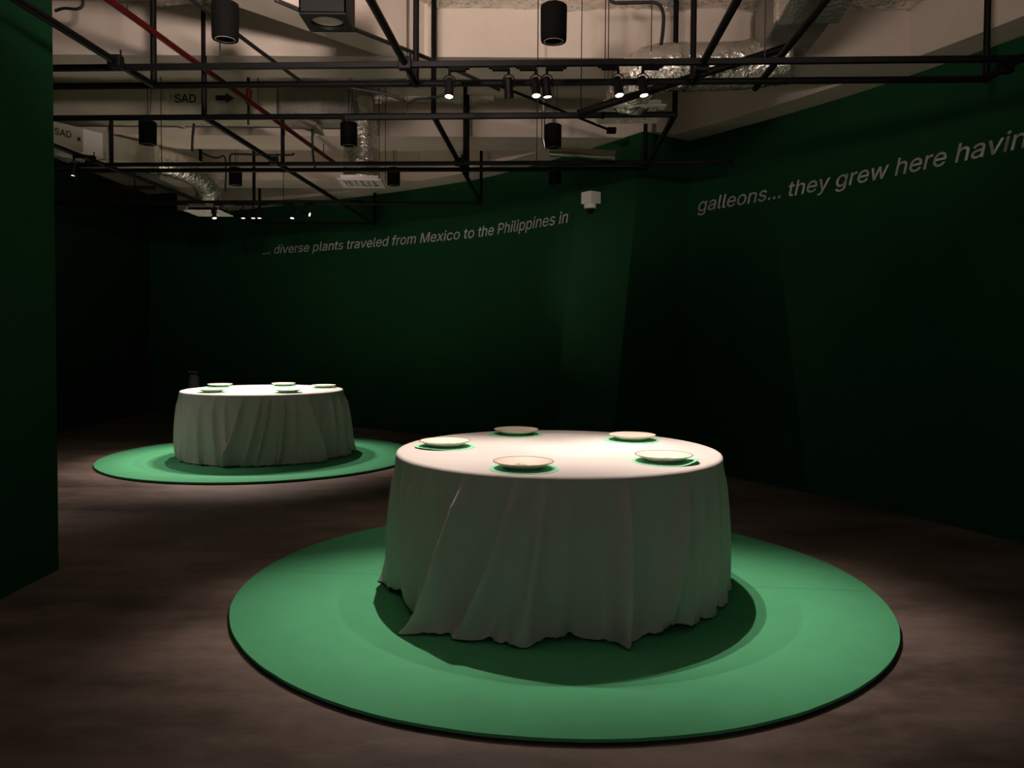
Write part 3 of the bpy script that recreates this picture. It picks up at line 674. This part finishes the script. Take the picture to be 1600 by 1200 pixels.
a = aty(862, 237, 7.35); c_ = aty(964, 243, 7.0); z3 = Vector((0, 0, 3.0))
MB().tube([a-z3, c_-z3], .045, 20).build('pipe', 'steel', t, smooth='edge')
e = aty(849, 185, 7.35); MB().tube([Vector((e.x, e.y, Z_SLAB))-z3, Vector((e.x, e.y, a.z+.12))-z3, Vector((e.x+.02, e.y, a.z+.03))-z3, a-z3+Vector((.03, 0, 0))], .020, 12).build('riser', 'steel', t, smooth='edge')
# security camera on the pilaster
q = aty(938, 300, 7.9)
# find the leaning face: between A-B, foot offset
fz = (2.78)/(Z_BEAM+.03); 
u = .36; base = Vector((A[0]+(B[0]-A[0])*u+nx*(1-fz), A[1]+(B[1]-A[1])*u+ny*(1-fz), 2.78)); nrm = Vector((-.81, -.585, .1)).normalized()
rz = math.atan2(nrm.y, nrm.x); t = thing('security_camera', 'white square dome security camera mounted on the green leaning panel', 'camera', base); t.rotation_euler.z = rz
MB().box((.075, 0, .02), (.15, .15, .125)).build('mount_box', 'white_pl', t, bevel=.01)
MB().lathe([(0, -.04), (.062, -.04), (.066, -.055), (.064, -.085), (.055, -.092), (0, -.092)], 28, (.085, 0, 0)).build('collar', 'white_pl', t, smooth='edge')
MB().lathe([(.047, -.092), (.043, -.112), (.030, -.128), (0, -.135)], 24, (.085, 0, 0)).build('dome', 'black', t, smooth=True)
# extinguisher behind the far table
t = thing('fire_extinguisher', 'small grey canister standing in the dark behind the far table', 'extinguisher', (-4.83, 12.0, 0))
MB().lathe([(0, .30), (.075, .30), (.082, .32), (.082, .68), (.06, .735), (.03, .755), (0, .755)], 24).build('canister', 'extg', t, smooth='edge')
MB().box((-.02, 0, .785), (.14, .03, .025)).build('handle', 'extg', t, bevel=.004)
MB().tube([(.05, 0, .76), (.11, -.01, .70), (.10, -.02, .45)], .012, 8).build('hose', 'black_matt', t)
MB().lathe([(0, 0), (.11, 0), (.11, .02), (.02, .03), (.02, .30), (0, .30)], 20).build('stand', 'black_matt', t, smooth='edge')
# cables
def cable(pts, r, label, m='cable'):
    P = [Vector(q) for q in pts]; base = P[-1].copy(); o = MB().tube([Vector(q) for q in catmull([q-base for q in P], 8)], r, 8).build('cable', m, smooth=True, loc=base); return tag(o, label, 'cable')
cable([aty(950, -6, 5.2), aty(960, 4, 5.2), aty(1000, 4, 5.2), aty(1026, 5, 5.2), aty(1036, 20, 5.2), aty(1036, 45, 5.2), aty(1033, 70, 5.2)], .012, 'thick black cable looping down at top centre right')
cable([aty(86, 17, 5.2), aty(100, 13, 5.2), aty(120, 14, 5.2), aty(129, 8, 5.2), aty(129, -8, 5.2)], .010, 'thin dark cable curling beside the partition top at left')
cable([aty(388, 20, 6.9), aty(385, 60, 6.9), aty(387, 110, 6.9), aty(388, 165, 6.9), aty(388, 195, 6.9)], .010, 'dark cable hanging straight down left of the arrow duct')
cable([aty(303, 193, 7.8), aty(301, 212, 7.8), aty(300, 236, 7.8)], .012, 'short black cable end dangling at far left')
cable([aty(305, 228, 8.9), aty(318, 240, 8.9), aty(338, 247, 8.9), aty(350, 244, 8.9), aty(353, 262, 8.9), aty(352, 300, 8.9)], .010, 'drooping black cable looping from a far hanger')
cable([aty(360, 262, 8.9), aty(360, 243, 8.9), aty(372, 241, 8.9), aty(420, 242, 8.9), aty(455, 242, 8.9), aty(459, 239, 8.9)], .011, 'black cable bent along the underside of the far beam')
cable([aty(545, 137, 5.6), aty(590, 145, 5.6), aty(620, 152, 5.6), aty(640, 160, 5.6), aty(650, 155, 5.6), aty(680, 152, 5.6), aty(700, 145, 5.6)], .010, 'sagging black cable left of the first spotlight')
cable([aty(488, 190, 7.8), aty(488, 215, 7.8), aty(489, 240, 7.8), aty(492, 262, 7.8)], .011, 'straight black cable beside the red pipe')
cable([atz(285, -12, 3.2), atz(390, 68, 3.2), atz(467, 125, 3.2)], .013, 'slim black conduit slanting behind the large left speaker')
cable([aty(430, 0, 4.4), aty(470, 17, 4.5)], .012, 'slim black conduit running into the ceiling box from the left')
cable([aty(552, 45, 4.5), aty(600, 64, 4.8), aty(690, 100, 5.3), aty(780, 140, 5.74)], .013, 'slim black conduit slanting right from the ceiling box')
q0 = aty(880, 172, 6.6); q1 = aty(952, 203, 7.3)
t = thing('sensor_arm', 'black rod ending in a small block below the white diffuser', 'sensor', q1)
MB().tube([aty(775, 132, 6.3)-q1, Vector((0, 0, 0))], .012, 8).build('rod', 'black', t); MB().box((.02, 0, -.005), (.085, .06, .05)).build('sensor_block', 'black_matt', t, bevel=.006)
